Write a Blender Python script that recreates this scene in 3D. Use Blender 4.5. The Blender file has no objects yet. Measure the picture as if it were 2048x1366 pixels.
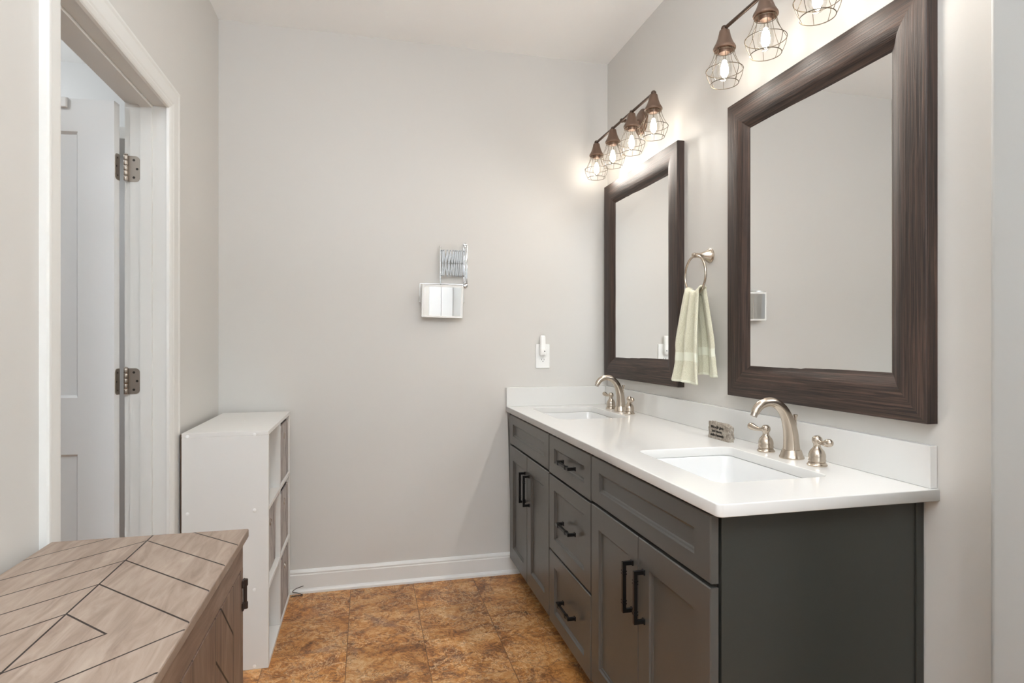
import bpy, bmesh, math, random
from mathutils import Vector, Matrix
random.seed(7)
scene = bpy.context.scene
COL = scene.collection
PI = math.pi

# ------------------------------------------------------------------ camera
YAW = math.atan(291 / 1203.0)
cam_d = bpy.data.cameras.new('camera')
cam_d.sensor_width = 36.0
cam_d.lens = 36.0 * 1203.0 / 2048.0
cam_d.clip_start = 0.02
cam = bpy.data.objects.new('camera', cam_d)
cam.location = (0, 0, 1.22)
cam.rotation_euler = (PI / 2, 0, -YAW)
COL.objects.link(cam)
scene.camera = cam

# ------------------------------------------------------------------ world, lights, exposure
world = bpy.data.worlds.new('world')
scene.world = world
world.use_nodes = True
wb = world.node_tree.nodes['Background']
wb.inputs[0].default_value = (0.85, 0.92, 1.0, 1)
wb.inputs[1].default_value = 0.4
vs = scene.view_settings
vs.view_transform = 'Standard'
vs.look = 'None'
vs.gamma = 1.0
vs.use_curve_mapping = False
vs.exposure = 0.38
BULB = 28.0          # radiance of each glowing filament


def area(name, loc, target, size, power, color, shape='DISK', size_y=None, spread=PI):
    d = bpy.data.lights.new(name, 'AREA')
    d.shape = shape
    d.size = size
    if size_y:
        d.size_y = size_y
    d.energy = power
    d.color = color
    d.spread = spread
    o = bpy.data.objects.new(name, d)
    o.location = loc
    o.rotation_euler = (Vector(target) - Vector(loc)).to_track_quat('-Z', 'Y').to_euler()
    COL.objects.link(o)
    return o


area('ceiling_can_light', (-0.05, -0.60, 2.70), (-0.05, -0.60, 0), 0.16, 11, (0.92, 0.965, 1.0))
area('rear_fill_light', (-0.05, -1.92, 1.55), (-0.05, 3, 1.5), 1.5, 8, (0.83, 0.93, 1.0), 'RECTANGLE', 1.5)  # unseen fill added behind the camera for ambient light
area('upward_fill_light', (0.10, -0.50, 2.00), (0.10, -0.20, 4), 0.30, 57, (0.84, 0.915, 1.0))  # unseen upward fill, added to brighten the ceiling and room
for _loc, _w in (((-1.75, 1.30, 2.45), 7.5), ((-1.90, 3.15, 2.40), 5.5)):  # near one is the ceiling lamp; far one added to brighten the end walls
    cl = bpy.data.lights.new('closet_lamp_and_fill', 'POINT')
    cl.energy = _w
    cl.shadow_soft_size = 0.09
    cl.color = (0.95, 0.98, 1.0)
    clo = bpy.data.objects.new('closet_lamp_and_fill', cl)
    clo.location = _loc
    COL.objects.link(clo)
LAMP_W = 1.3         # power of the aimed light added inside each bulb


# ------------------------------------------------------------------ material helpers
def new_mat(name):
    m = bpy.data.materials.new(name)
    m.use_nodes = True
    nt = m.node_tree
    b = nt.nodes['Principled BSDF']
    return m, nt, b


def plain(name, col, rough=0.5, metal=0.0, bump=0.0, bscale=200.0, coat=0.0, spec=None):
    m, nt, b = new_mat(name)
    b.inputs['Base Color'].default_value = (*col, 1)
    b.inputs['Roughness'].default_value = rough
    b.inputs['Metallic'].default_value = metal
    if spec is not None:
        b.inputs['Specular IOR Level'].default_value = spec
    if coat:
        b.inputs['Coat Weight'].default_value = coat
        b.inputs['Coat Roughness'].default_value = 0.08
    tc = nt.nodes.new('ShaderNodeTexCoord')
    n = nt.nodes.new('ShaderNodeTexNoise')
    n.inputs['Scale'].default_value = bscale
    n.inputs['Detail'].default_value = 3
    nt.links.new(tc.outputs['Object'], n.inputs['Vector'])
    if bump:
        bp = nt.nodes.new('ShaderNodeBump')
        bp.inputs['Strength'].default_value = bump
        bp.inputs['Distance'].default_value = 0.002
        nt.links.new(n.outputs['Fac'], bp.inputs['Height'])
        nt.links.new(bp.outputs['Normal'], b.inputs['Normal'])
    else:
        mr = nt.nodes.new('ShaderNodeMapRange')
        mr.inputs['To Min'].default_value = max(rough - 0.03, 0.0)
        mr.inputs['To Max'].default_value = rough + 0.03
        nt.links.new(n.outputs['Fac'], mr.inputs['Value'])
        nt.links.new(mr.outputs['Result'], b.inputs['Roughness'])
    return m


def ramp(nt, stops):
    r = nt.nodes.new('ShaderNodeValToRGB')
    e = r.color_ramp.elements
    while len(e) < len(stops):
        e.new(0.5)
    for el, (p, c) in zip(e, stops):
        el.position = p
        el.color = (*c, 1)
    return r


def math_node(nt, op, a, b=None, c=None):
    n = nt.nodes.new('ShaderNodeMath')
    n.operation = op
    for i, v in enumerate((a, b, c)):
        if v is None:
            continue
        if isinstance(v, (int, float)):
            n.inputs[i].default_value = v
        else:
            nt.links.new(v, n.inputs[i])
    return n.outputs[0]


def wood(name, stops, scale, rough=0.5, bump=0.35, rot=(0, 0, 0), detail=6, dist=0.6, bdist=0.001):
    """streaky wood: noise stretched by a non-uniform scale (small scale = along the grain)"""
    m, nt, b = new_mat(name)
    tc = nt.nodes.new('ShaderNodeTexCoord')
    mp = nt.nodes.new('ShaderNodeMapping')
    mp.inputs['Rotation'].default_value = rot
    mp.inputs['Scale'].default_value = scale
    nt.links.new(tc.outputs['Object'], mp.inputs['Vector'])
    n = nt.nodes.new('ShaderNodeTexNoise')
    n.inputs['Scale'].default_value = 1.0
    n.inputs['Detail'].default_value = detail
    n.inputs['Roughness'].default_value = 0.62
    n.inputs['Distortion'].default_value = dist
    nt.links.new(mp.outputs['Vector'], n.inputs['Vector'])
    r = ramp(nt, stops)
    nt.links.new(n.outputs['Fac'], r.inputs['Fac'])
    nt.links.new(r.outputs['Color'], b.inputs['Base Color'])
    b.inputs['Roughness'].default_value = rough
    bp = nt.nodes.new('ShaderNodeBump')
    bp.inputs['Strength'].default_value = bump
    bp.inputs['Distance'].default_value = bdist
    nt.links.new(n.outputs['Fac'], bp.inputs['Height'])
    nt.links.new(bp.outputs['Normal'], b.inputs['Normal'])
    return m


def srgb(r, g, b):
    f = lambda v: (v / 255 / 12.92) if v / 255 <= 0.04045 else ((v / 255 + 0.055) / 1.055) ** 2.4
    return (f(r), f(g), f(b))


M = {}
M['wall'] = plain('wall_paint', srgb(211, 208, 203), 0.45, bump=0.03, bscale=350)
M['wall_grey'] = plain('darker_grey_wall', srgb(176, 176, 173), 0.45, bump=0.03, bscale=350)  # darker, greyer wall colour for the near right wall
M['ceiling'] = plain('ceiling_paint', srgb(250, 250, 249), 0.8, bump=0.03, bscale=300)
M['closet_wall'] = plain('closet_wall_paint', srgb(226, 227, 227), 0.7, bump=0.03, bscale=300)
M['trim'] = plain('white_trim_paint', srgb(226, 225, 221), 0.32)
M['door'] = plain('white_door_paint', srgb(232, 233, 233), 0.35)
M['quartz'] = plain('white_quartz', srgb(222, 221, 218), 0.10, bscale=40)
M['porcelain'] = plain('white_porcelain', srgb(222, 222, 221), 0.06, coat=0.4)
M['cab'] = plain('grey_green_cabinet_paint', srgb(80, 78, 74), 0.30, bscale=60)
M['cab_shade'] = plain('grey_green_paint_shaded', srgb(53, 54, 50), 0.32, bscale=60)  # same cabinet paint, darkened for the less lit end
M['black'] = plain('black_iron', srgb(30, 30, 31), 0.32, metal=0.6)
M['shadow_gap'] = plain('carcass_gap_shade', srgb(34, 32, 30), 0.6)  # carcass coloured dark so the seams between fronts read as shade
M['bronze'] = plain('brushed_bronze', srgb(124, 102, 88), 0.40, metal=0.6, bscale=30)
M['bronze_dark'] = plain('dark_bronze_pipe', srgb(92, 76, 66), 0.36, metal=0.7, bscale=30)
M['wire'] = plain('bronze_wire', srgb(84, 72, 56), 0.45, metal=0.3)
M['chrome'] = plain('polished_chrome', (0.75, 0.76, 0.77), 0.10, metal=1.0)
M['steel'] = plain('satin_steel_arms', (0.34, 0.34, 0.34), 0.32, metal=1.0)
M['nickel'] = plain('brushed_nickel', srgb(196, 184, 170), 0.24, metal=1.0, bscale=80)
M['hinge'] = plain('satin_nickel_hinge', srgb(176, 166, 156), 0.34, metal=1.0, bscale=80)
M['screw'] = plain('dark_screw_slot', srgb(70, 66, 62), 0.5, metal=0.8)
M['mirror'] = plain('mirror_silver', (0.93, 0.935, 0.93), 0.0, metal=1.0)
for _n in list(M['mirror'].node_tree.nodes):
    if _n.type in ('MAP_RANGE', 'TEX_NOISE', 'TEX_COORD'):
        M['mirror'].node_tree.nodes.remove(_n)
M['mirror'].node_tree.nodes['Principled BSDF'].inputs['Roughness'].default_value = 0.0
M['white_frame'] = plain('white_enamel_frame', srgb(240, 240, 238), 0.3)
M['laminate'] = plain('white_laminate', srgb(226, 224, 220), 0.42)
M['plastic'] = plain('white_plastic', srgb(243, 243, 241), 0.35)
M['slot'] = plain('dark_slot', srgb(60, 58, 56), 0.6)
M['hardboard'] = plain('brown_hardboard', srgb(92, 74, 60), 0.7)
M['ink'] = plain('black_engraving', srgb(38, 33, 30), 0.7)
M['cord'] = plain('dark_cord', srgb(70, 66, 62), 0.5)
M['dark_iron'] = plain('dark_brown_iron', srgb(66, 54, 48), 0.45, metal=0.5)

FS = [(0.28, srgb(20, 15, 13)), (0.44, srgb(44, 33, 28)), (0.58, srgb(68, 51, 43)), (0.76, srgb(104, 82, 68))]
M['frame_v'] = wood('dark_weathered_wood_upright', FS, (170, 170, 3.6), 0.55, 1.0, dist=1.0, detail=8)
M['frame_h'] = wood('dark_weathered_wood_rail', FS, (170, 3.6, 170), 0.55, 1.0, dist=1.0, detail=8)
BS = [(0.3, srgb(120, 112, 110)), (0.5, srgb(172, 164, 160)), (0.7, srgb(206, 199, 194))]
M['bin'] = wood('greywash_woodgrain_fabric', BS, (60, 60, 9), 0.9, 0.2)


def chest_wood(name, top):
    """taupe wood with dark V-grooves cut in a pattern"""
    base = [(0.22, srgb(122, 104, 91)), (0.48, srgb(147, 128, 114)), (0.75, srgb(166, 149, 135))] if top else \
           [(0.25, srgb(84, 66, 55)), (0.5, srgb(118, 96, 82)), (0.75, srgb(142, 120, 104))]
    m = wood(name, base, (46, 7, 7) if top else (14, 30, 4), 0.5, 0.15, detail=5, dist=0.9, rot=(0, 0, math.radians(-25) if top else 0))
    nt = m.node_tree
    b = nt.nodes['Principled BSDF']
    src = b.inputs['Base Color'].links[0].from_socket
    tc = nt.nodes.new('ShaderNodeTexCoord')
    sp = nt.nodes.new('ShaderNodeSeparateXYZ')
    nt.links.new(tc.outputs['Object'], sp.inputs[0])
    X, Y, Z = sp.outputs
    if top:   # nested diamonds about the middle of the lid, and the lengthwise seam
        dx = math_node(nt, 'ABSOLUTE', math_node(nt, 'ADD', X, 0.0))
        dy = math_node(nt, 'ABSOLUTE', math_node(nt, 'ADD', Y, 0.0))
        s = math_node(nt, 'ADD', dx, dy)
        g1 = math_node(nt, 'ABSOLUTE', math_node(nt, 'SUBTRACT', math_node(nt, 'MODULO', math_node(nt, 'ADD', s, 0.092), 0.12), 0.06))
        # distance to groove line at s = 0.088 + k*0.12
        l1 = math_node(nt, 'LESS_THAN', g1, 0.0024)
        l2 = math_node(nt, 'LESS_THAN', dx, 0.0016)
        ge = nt.nodes.new('ShaderNodeNewGeometry')
        sn = nt.nodes.new('ShaderNodeSeparateXYZ')
        nt.links.new(ge.outputs['True Normal'], sn.inputs[0])
        g = math_node(nt, 'MULTIPLY', math_node(nt, 'MAXIMUM', l1, l2), math_node(nt, 'GREATER_THAN', sn.outputs[2], 0.6))
    else:     # vertical boards, every other one with slanted cuts
        yy = math_node(nt, 'ADD', Y, 0.312 + 0.152 * 6)
        cell = math_node(nt, 'MODULO', yy, 0.152)
        l1 = math_node(nt, 'LESS_THAN', math_node(nt, 'ABSOLUTE', math_node(nt, 'SUBTRACT', cell, 0.076)), 0.0017)
        yk = math_node(nt, 'ADD', yy, 0.076)
        odd = math_node(nt, 'MODULO', math_node(nt, 'FLOOR', math_node(nt, 'DIVIDE', yk, 0.152)), 2.0)
        odd = math_node(nt, 'LESS_THAN', odd, 0.5)
        sl = math_node(nt, 'MODULO', math_node(nt, 'ADD', math_node(nt, 'ADD', Z, math_node(nt, 'MULTIPLY', yk, 0.92)), 5.0), 0.12)
        l2 = math_node(nt, 'LESS_THAN', math_node(nt, 'ABSOLUTE', math_node(nt, 'SUBTRACT', sl, 0.06)), 0.0034)
        g = math_node(nt, 'MAXIMUM', l1, math_node(nt, 'MULTIPLY', l2, odd))
    mx = nt.nodes.new('ShaderNodeMix')
    mx.data_type = 'RGBA'
    nt.links.new(g, mx.inputs[0])
    nt.links.new(src, mx.inputs[6])
    mx.inputs[7].default_value = (*srgb(40, 28, 22), 1)
    nt.links.new(mx.outputs[2], b.inputs['Base Color'])
    bp = nt.nodes.new('ShaderNodeBump')
    bp.invert = True
    bp.inputs['Strength'].default_value = 0.6
    bp.inputs['Distance'].default_value = 0.002
    nt.links.new(g, bp.inputs['Height'])
    old = b.inputs['Normal'].links[0].from_socket
    nt.links.new(old, bp.inputs['Normal'])
    nt.links.new(bp.outputs['Normal'], b.inputs['Normal'])
    return m


M['chest_top'] = chest_wood('taupe_wood_lid', True)
M['chest_front'] = chest_wood('taupe_wood_front', False)
M['chest_plain'] = wood('taupe_wood_plain', [(0.25, srgb(92, 74, 62)), (0.5, srgb(126, 104, 90)), (0.75, srgb(150, 128, 112))], (30, 5, 30), 0.5, 0.15)


def floor_mat():
    m, nt, b = new_mat('slate_look_vinyl_tile')
    L = nt.links
    tc = nt.nodes.new('ShaderNodeTexCoord')
    sp = nt.nodes.new('ShaderNodeSeparateXYZ')
    L.new(tc.outputs['Object'], sp.inputs[0])
    T = 0.3035
    u = math_node(nt, 'DIVIDE', math_node(nt, 'ADD', sp.outputs[0], 0.075 + 10 * T), T)
    v = math_node(nt, 'DIVIDE', math_node(nt, 'ADD', sp.outputs[1], -2.776 + 20 * T), T)
    fu, fv = math_node(nt, 'FLOOR', u), math_node(nt, 'FLOOR', v)
    ru, rv = math_node(nt, 'FRACT', u), math_node(nt, 'FRACT', v)
    cmb = nt.nodes.new('ShaderNodeCombineXYZ')
    L.new(fu, cmb.inputs[0]); L.new(fv, cmb.inputs[1])
    wn = nt.nodes.new('ShaderNodeTexWhiteNoise'); wn.noise_dimensions = '2D'
    L.new(cmb.outputs[0], wn.inputs['Vector'])
    sc = nt.nodes.new('ShaderNodeVectorMath'); sc.operation = 'SCALE'
    L.new(wn.outputs['Color'], sc.inputs[0]); sc.inputs['Scale'].default_value = 6.0
    off = nt.nodes.new('ShaderNodeVectorMath'); off.operation = 'ADD'
    L.new(tc.outputs['Object'], off.inputs[0]); L.new(sc.outputs[0], off.inputs[1])
    co = off.outputs[0]

    def noise(scale, detail, rough, dist, vec=co, typ=None):
        n = nt.nodes.new('ShaderNodeTexNoise')
        n.inputs['Scale'].default_value = scale
        n.inputs['Detail'].default_value = detail
        n.inputs['Roughness'].default_value = rough
        n.inputs['Distortion'].default_value = dist
        if typ:
            n.noise_type = typ
        L.new(vec, n.inputs['Vector'])
        return n
    n1 = noise(6.5, 6, 0.60, 1.2)
    n2 = noise(20, 9, 0.70, 3.2)
    mixf = math_node(nt, 'ADD', math_node(nt, 'MULTIPLY', n1.outputs['Fac'], 0.55), math_node(nt, 'MULTIPLY', n2.outputs['Fac'], 0.45))
    r1 = ramp(nt, [(0.36, srgb(92, 62, 44)), (0.45, srgb(150, 100, 62)), (0.52, srgb(194, 138, 86)), (0.60, srgb(210, 166, 120)), (0.68, srgb(230, 202, 168))])
    L.new(mixf, r1.inputs['Fac'])
    # grey-violet patches
    n3 = noise(4.2, 4, 0.55, 0.8)
    r3 = ramp(nt, [(0.60, (0, 0, 0)), (0.70, (1, 1, 1))])
    L.new(n3.outputs['Fac'], r3.inputs['Fac'])
    m1 = nt.nodes.new('ShaderNodeMix'); m1.data_type = 'RGBA'
    L.new(math_node(nt, 'MULTIPLY', r3.outputs['Color'], 0.6), m1.inputs[0])
    L.new(r1.outputs['Color'], m1.inputs[6]); m1.inputs[7].default_value = (*srgb(140, 112, 98), 1)
    # pale wisps: thin iso-lines of a distorted noise
    n4 = noise(11, 8, 0.66, 3.0)
    w = math_node(nt, 'ABSOLUTE', math_node(nt, 'SUBTRACT', n4.outputs['Fac'], 0.52))
    rw = ramp(nt, [(0.0, (1, 1, 1)), (0.012, (0.7, 0.7, 0.7)), (0.034, (0, 0, 0))])
    L.new(w, rw.inputs['Fac'])
    n5 = noise(5, 3, 0.5, 0.2)
    rk = ramp(nt, [(0.40, (0, 0, 0)), (0.52, (1, 1, 1))])
    L.new(n5.outputs['Fac'], rk.inputs['Fac'])
    wf = math_node(nt, 'MULTIPLY', math_node(nt, 'MULTIPLY', rw.outputs['Color'], rk.outputs['Color']), 0.80)
    m2 = nt.nodes.new('ShaderNodeMix'); m2.data_type = 'RGBA'
    L.new(wf, m2.inputs[0]); L.new(m1.outputs[2], m2.inputs[6]); m2.inputs[7].default_value = (*srgb(232, 200, 160), 1)
    # dark cracks
    n6 = noise(7, 8, 0.66, 1.9)
    c = math_node(nt, 'ABSOLUTE', math_node(nt, 'SUBTRACT', n6.outputs['Fac'], 0.47))
    rc = ramp(nt, [(0.0, (1, 1, 1)), (0.016, (0, 0, 0))])
    L.new(c, rc.inputs['Fac'])
    m3 = nt.nodes.new('ShaderNodeMix'); m3.data_type = 'RGBA'
    L.new(math_node(nt, 'MULTIPLY', rc.outputs['Color'], 0.8), m3.inputs[0])
    L.new(m2.outputs[2], m3.inputs[6]); m3.inputs[7].default_value = (*srgb(86, 58, 42), 1)
    # joints
    eu = math_node(nt, 'MINIMUM', ru, math_node(nt, 'SUBTRACT', 1.0, ru))
    ev = math_node(nt, 'MINIMUM', rv, math_node(nt, 'SUBTRACT', 1.0, rv))
    ju = math_node(nt, 'LESS_THAN', eu, 0.0055)
    jv = math_node(nt, 'MULTIPLY', math_node(nt, 'LESS_THAN', ev, 0.004), 0.6)
    j = math_node(nt, 'MAXIMUM', ju, jv)
    m4 = nt.nodes.new('ShaderNodeMix'); m4.data_type = 'RGBA'
    L.new(math_node(nt, 'MULTIPLY', j, 0.75), m4.inputs[0])
    L.new(m3.outputs[2], m4.inputs[6]); m4.inputs[7].default_value = (*srgb(104, 72, 46), 1)
    # tile to tile shift of tone
    hs = nt.nodes.new('ShaderNodeHueSaturation')
    L.new(m4.outputs[2], hs.inputs['Color'])
    hs.inputs['Saturation'].default_value = 1.08
    L.new(math_node(nt, 'ADD', math_node(nt, 'MULTIPLY', wn.outputs['Value'], 0.22), 0.88), hs.inputs['Value'])
    L.new(hs.outputs['Color'], b.inputs['Base Color'])
    b.inputs['Roughness'].default_value = 0.42
    bp = nt.nodes.new('ShaderNodeBump')
    bp.inputs['Strength'].default_value = 0.6
    bp.inputs['Distance'].default_value = 0.004
    L.new(math_node(nt, 'SUBTRACT', n2.outputs['Fac'], j), bp.inputs['Height'])
    L.new(bp.outputs['Normal'], b.inputs['Normal'])
    return m


M['floor'] = floor_mat()


def towel_mat():
    m, nt, b = new_mat('pale_green_terry')
    tc = nt.nodes.new('ShaderNodeTexCoord')
    n = nt.nodes.new('ShaderNodeTexNoise'); n.inputs['Scale'].default_value = 420; n.inputs['Detail'].default_value = 2
    nt.links.new(tc.outputs['Object'], n.inputs['Vector'])
    r = ramp(nt, [(0.3, srgb(200, 196, 172)), (0.7, srgb(224, 221, 200))])
    nt.links.new(n.outputs['Fac'], r.inputs['Fac'])
    nt.links.new(r.outputs['Color'], b.inputs['Base Color'])
    b.inputs['Roughness'].default_value = 0.95
    b.inputs['Sheen Weight'].default_value = 0.3
    bp = nt.nodes.new('ShaderNodeBump'); bp.inputs['Strength'].default_value = 0.7; bp.inputs['Distance'].default_value = 0.002
    nt.links.new(n.outputs['Fac'], bp.inputs['Height']); nt.links.new(bp.outputs['Normal'], b.inputs['Normal'])
    return m


M['towel'] = towel_mat()
M['towel_band'] = plain('pale_green_woven_band', srgb(226, 226, 208), 0.8, bump=0.1, bscale=500)


def stone_mat():
    m, nt, b = new_mat('rough_grey_stone')
    tc = nt.nodes.new('ShaderNodeTexCoord')
    n = nt.nodes.new('ShaderNodeTexNoise'); n.inputs['Scale'].default_value = 110; n.inputs['Detail'].default_value = 8
    n.inputs['Roughness'].default_value = 0.7
    nt.links.new(tc.outputs['Object'], n.inputs['Vector'])
    r = ramp(nt, [(0.3, srgb(104, 94, 84)), (0.5, srgb(160, 150, 138)), (0.7, srgb(196, 188, 176))])
    nt.links.new(n.outputs['Fac'], r.inputs['Fac'])
    nt.links.new(r.outputs['Color'], b.inputs['Base Color'])
    b.inputs['Roughness'].default_value = 0.9
    bp = nt.nodes.new('ShaderNodeBump'); bp.inputs['Strength'].default_value = 0.8; bp.inputs['Distance'].default_value = 0.003
    nt.links.new(n.outputs['Fac'], bp.inputs['Height']); nt.links.new(bp.outputs['Normal'], b.inputs['Normal'])
    return m


M['stone'] = stone_mat()


def emit_mat():
    m, nt, b = new_mat('glowing_filament')
    b.inputs['Base Color'].default_value = (1, 0.9, 0.7, 1)
    b.inputs['Emission Color'].default_value = (1.0, 0.93, 0.84, 1)
    b.inputs['Emission Strength'].default_value = BULB
    return m


M['filament'] = emit_mat()


def bulb_glass():
    m = bpy.data.materials.new('clear_bulb_glass')
    m.use_nodes = True
    nt = m.node_tree
    nt.nodes.clear()
    out = nt.nodes.new('ShaderNodeOutputMaterial')
    t = nt.nodes.new('ShaderNodeBsdfTransparent'); t.inputs[0].default_value = (0.97, 0.96, 0.94, 1)
    g = nt.nodes.new('ShaderNodeBsdfGlossy'); g.inputs['Roughness'].default_value = 0.05
    lw = nt.nodes.new('ShaderNodeLayerWeight'); lw.inputs['Blend'].default_value = 0.25
    mr = nt.nodes.new('ShaderNodeMapRange'); mr.inputs['To Min'].default_value = 0.03; mr.inputs['To Max'].default_value = 0.35
    nt.links.new(lw.outputs['Fresnel'], mr.inputs['Value'])
    mx = nt.nodes.new('ShaderNodeMixShader')
    nt.links.new(mr.outputs['Result'], mx.inputs[0])
    nt.links.new(t.outputs[0], mx.inputs[1]); nt.links.new(g.outputs[0], mx.inputs[2])
    nt.links.new(mx.outputs[0], out.inputs['Surface'])
    return m


M['bulb'] = bulb_glass()


# ------------------------------------------------------------------ mesh helpers
def wloc(o):
    v = Vector((0, 0, 0))
    while o is not None:
        v += o.location
        o = o.parent
    return v


def obj(name, bm, mat, parent=None, smooth=False, mats=None):
    """links a bmesh built in world coordinates as one mesh object (verts moved into the parent's frame)"""
    if parent is not None:
        bmesh.ops.translate(bm, verts=bm.verts, vec=-wloc(parent))
    me = bpy.data.meshes.new(name)
    bmesh.ops.recalc_face_normals(bm, faces=bm.faces)
    if smooth:
        ang = math.radians(smooth if smooth is not True else 40)
        for f in bm.faces:
            f.smooth = True
        for e in bm.edges:
            if len(e.link_faces) == 2 and e.calc_face_angle(0) > ang:
                e.smooth = False
    bm.to_mesh(me)
    bm.free()
    o = bpy.data.objects.new(name, me)
    COL.objects.link(o)
    for mm in (mats or [mat]):
        me.materials.append(M[mm] if isinstance(mm, str) else mm)
    if parent is not None:
        o.parent = parent
    return o


def origin_to(o, loc):
    """put a top-level mesh's origin at a point"""
    loc = Vector(loc)
    o.data.transform(Matrix.Translation(-loc))
    o.location = loc
    return o


def thing(name, loc, label, cat, group=None):
    o = bpy.data.objects.new(name, None)
    o.empty_display_size = 0.05
    o.location = loc
    COL.objects.link(o)
    o['label'] = label
    o['category'] = cat
    if group:
        o['group'] = group
    return o


def tag(o, label, cat, group=None):
    o['label'] = label
    o['category'] = cat
    if group:
        o['group'] = group
    return o


def struct(o):
    o['kind'] = 'structure'
    return o


def BM():
    return bmesh.new()


def box(bm, x0, x1, y0, y1, z0, z1, bev=0.0, seg=2, mi=0):
    vs_ = [bm.verts.new(p) for p in ((x0, y0, z0), (x1, y0, z0), (x1, y1, z0), (x0, y1, z0), (x0, y0, z1), (x1, y0, z1), (x1, y1, z1), (x0, y1, z1))]
    fs = [bm.faces.new([vs_[i] for i in q]) for q in ((0, 3, 2, 1), (4, 5, 6, 7), (0, 1, 5, 4), (1, 2, 6, 5), (2, 3, 7, 6), (3, 0, 4, 7))]
    for f in fs:
        f.material_index = mi
    if bev:
        es = set(e for f in fs for e in f.edges)
        bmesh.ops.bevel(bm, geom=list(es), offset=bev, segments=seg, affect='EDGES', profile=0.5)
    return bm


def loft(bm, rings, cap0=True, cap1=True, closed=True, mi=0):
    vr = [[bm.verts.new(p) for p in r] for r in rings]
    n = len(vr[0])
    for a, b in zip(vr[:-1], vr[1:]):
        for i in range(n if closed else n - 1):
            j = (i + 1) % n
            try:
                f = bm.faces.new((a[i], a[j], b[j], b[i]))
                f.material_index = mi
            except ValueError:
                pass
    if cap0:
        bm.faces.new(list(reversed(vr[0]))).material_index = mi
    if cap1:
        bm.faces.new(vr[-1]).material_index = mi
    return vr


def lathe(bm, prof, c, axis='z', n=24, sx=1.0, sy=1.0, cap=True):
    """prof: (radius, height) pairs along the axis from c"""
    rings = []
    c = Vector(c)
    for r, h in prof:
        ring = []
        for k in range(n):
            a = 2 * PI * k / n
            u, v = r * math.cos(a) * sx, r * math.sin(a) * sy
            p = {'z': (u, v, h), 'x': (h, u, v), 'y': (u, h, v)}[axis]
            ring.append(c + Vector(p))
        rings.append(ring)
    return loft(bm, rings, cap, cap)


def tube(bm, pts, rad, n=8, cyclic=False, flat=1.0):
    """round tube along a polyline, rad a number or one per point"""
    P = [Vector(p) for p in pts]
    m = len(P)
    R = rad if isinstance(rad, (list, tuple)) else [rad] * m
    rings = []
    up = None
    for i in range(m):
        if cyclic:
            t = P[(i + 1) % m] - P[i - 1]
        else:
            t = P[min(i + 1, m - 1)] - P[max(i - 1, 0)]
        t.normalize()
        if up is None:
            up = t.orthogonal().normalized()
        up = (up - t * up.dot(t)).normalized()
        s = t.cross(up)
        rings.append([P[i] + (up * math.cos(2 * PI * k / n) + s * math.sin(2 * PI * k / n) * flat) * R[i] for k in range(n)])
    if cyclic:
        rings.append(rings[0])
        vr = [[bm.verts.new(p) for p in r] for r in rings[:-1]]
        vr.append(vr[0])
        # parallel transport may twist: align the closing ring
        a, b = vr[-2], vr[0]
        best = min(range(n), key=lambda s_: sum((a[k].co - b[(k + s_) % n].co).length for k in range(n)))
        for x, y, sh in [(vr[i], vr[i + 1], 0) for i in range(m - 1)] + [(a, b, best)]:
            for k in range(n):
                bm.faces.new((x[k], x[(k + 1) % n], y[(k + 1 + sh) % n], y[(k + sh) % n]))
        return
    loft(bm, rings, True, True)


def ball(bm, c, r, n=16, sz=1.0):
    prof = [(max(r * math.sin(PI * k / 10), 1e-4), -r * sz * math.cos(PI * k / 10)) for k in range(11)]
    lathe(bm, prof, c, 'z', n)


def smooth_path(pts, k=6):
    """Catmull-Rom through points (any dimension)"""
    P = [Vector(p) for p in pts]
    out = []
    for i in range(len(P) - 1):
        p0, p1, p2, p3 = P[max(i - 1, 0)], P[i], P[i + 1], P[min(i + 2, len(P) - 1)]
        for s in range(k):
            t = s / k
            out.append(0.5 * ((2 * p1) + (p2 - p0) * t + (2 * p0 - 5 * p1 + 4 * p2 - p3) * t * t + (3 * p1 - p0 - 3 * p2 + p3) * t ** 3))
    out.append(P[-1])
    return out


def rrect(x0, x1, y0, y1, z, r, n=6):
    pts = []
    for cx, cy, a0 in ((x1 - r, y1 - r, 0), (x0 + r, y1 - r, PI / 2), (x0 + r, y0 + r, PI), (x1 - r, y0 + r, 1.5 * PI)):
        for k in range(n + 1):
            a = a0 + PI / 2 * k / n
            pts.append(Vector((cx + r * math.cos(a), cy + r * math.sin(a), z)))
    return pts


# =================================================================== THE SETTING
XL, XR, YB, ZC = -0.68, 1.288, 3.09, 2.742
WT = 0.115          # left wall thickness
XLO = XL - WT       # closet side of the left wall
DO0, DO1, DOH = 1.556, 2.332, 2.042      # clear door opening

bm = BM(); box(bm, -2.75, 1.6, -2.1, 3.9, -0.06, 0.0)
struct(obj('floor', bm, 'floor'))
bm = BM(); box(bm, -2.75, 1.6, -2.1, 3.9, ZC, ZC + 0.08)
struct(obj('ceiling', bm, 'ceiling'))
bm = BM(); box(bm, XL - 0.001, XR + 0.1, YB, YB + 0.1, 0, ZC)
struct(obj('wall_back', bm, 'wall'))
bm = BM(); box(bm, XR, XR + 0.1, 0.80, YB, 0, ZC)
struct(obj('wall_right', bm, 'wall'))
# wall that steps in beside the vanity, with a rounded outer corner
bm = BM()
xs, ys, rr = 1.128, 0.885, 0.016
pts = [(XR + 0.1, ys)] + [(xs + rr - rr * math.sin(a), ys - rr + rr * math.cos(a)) for a in [PI / 2 * k / 8 for k in range(9)]] + [(xs, -2.0), (XR + 0.1, -2.0)]
loft(bm, [[Vector((x, y, 0)) for x, y in pts], [Vector((x, y, ZC)) for x, y in pts]])
struct(obj('wall_near_right', bm, 'wall_grey', smooth=30))
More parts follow.
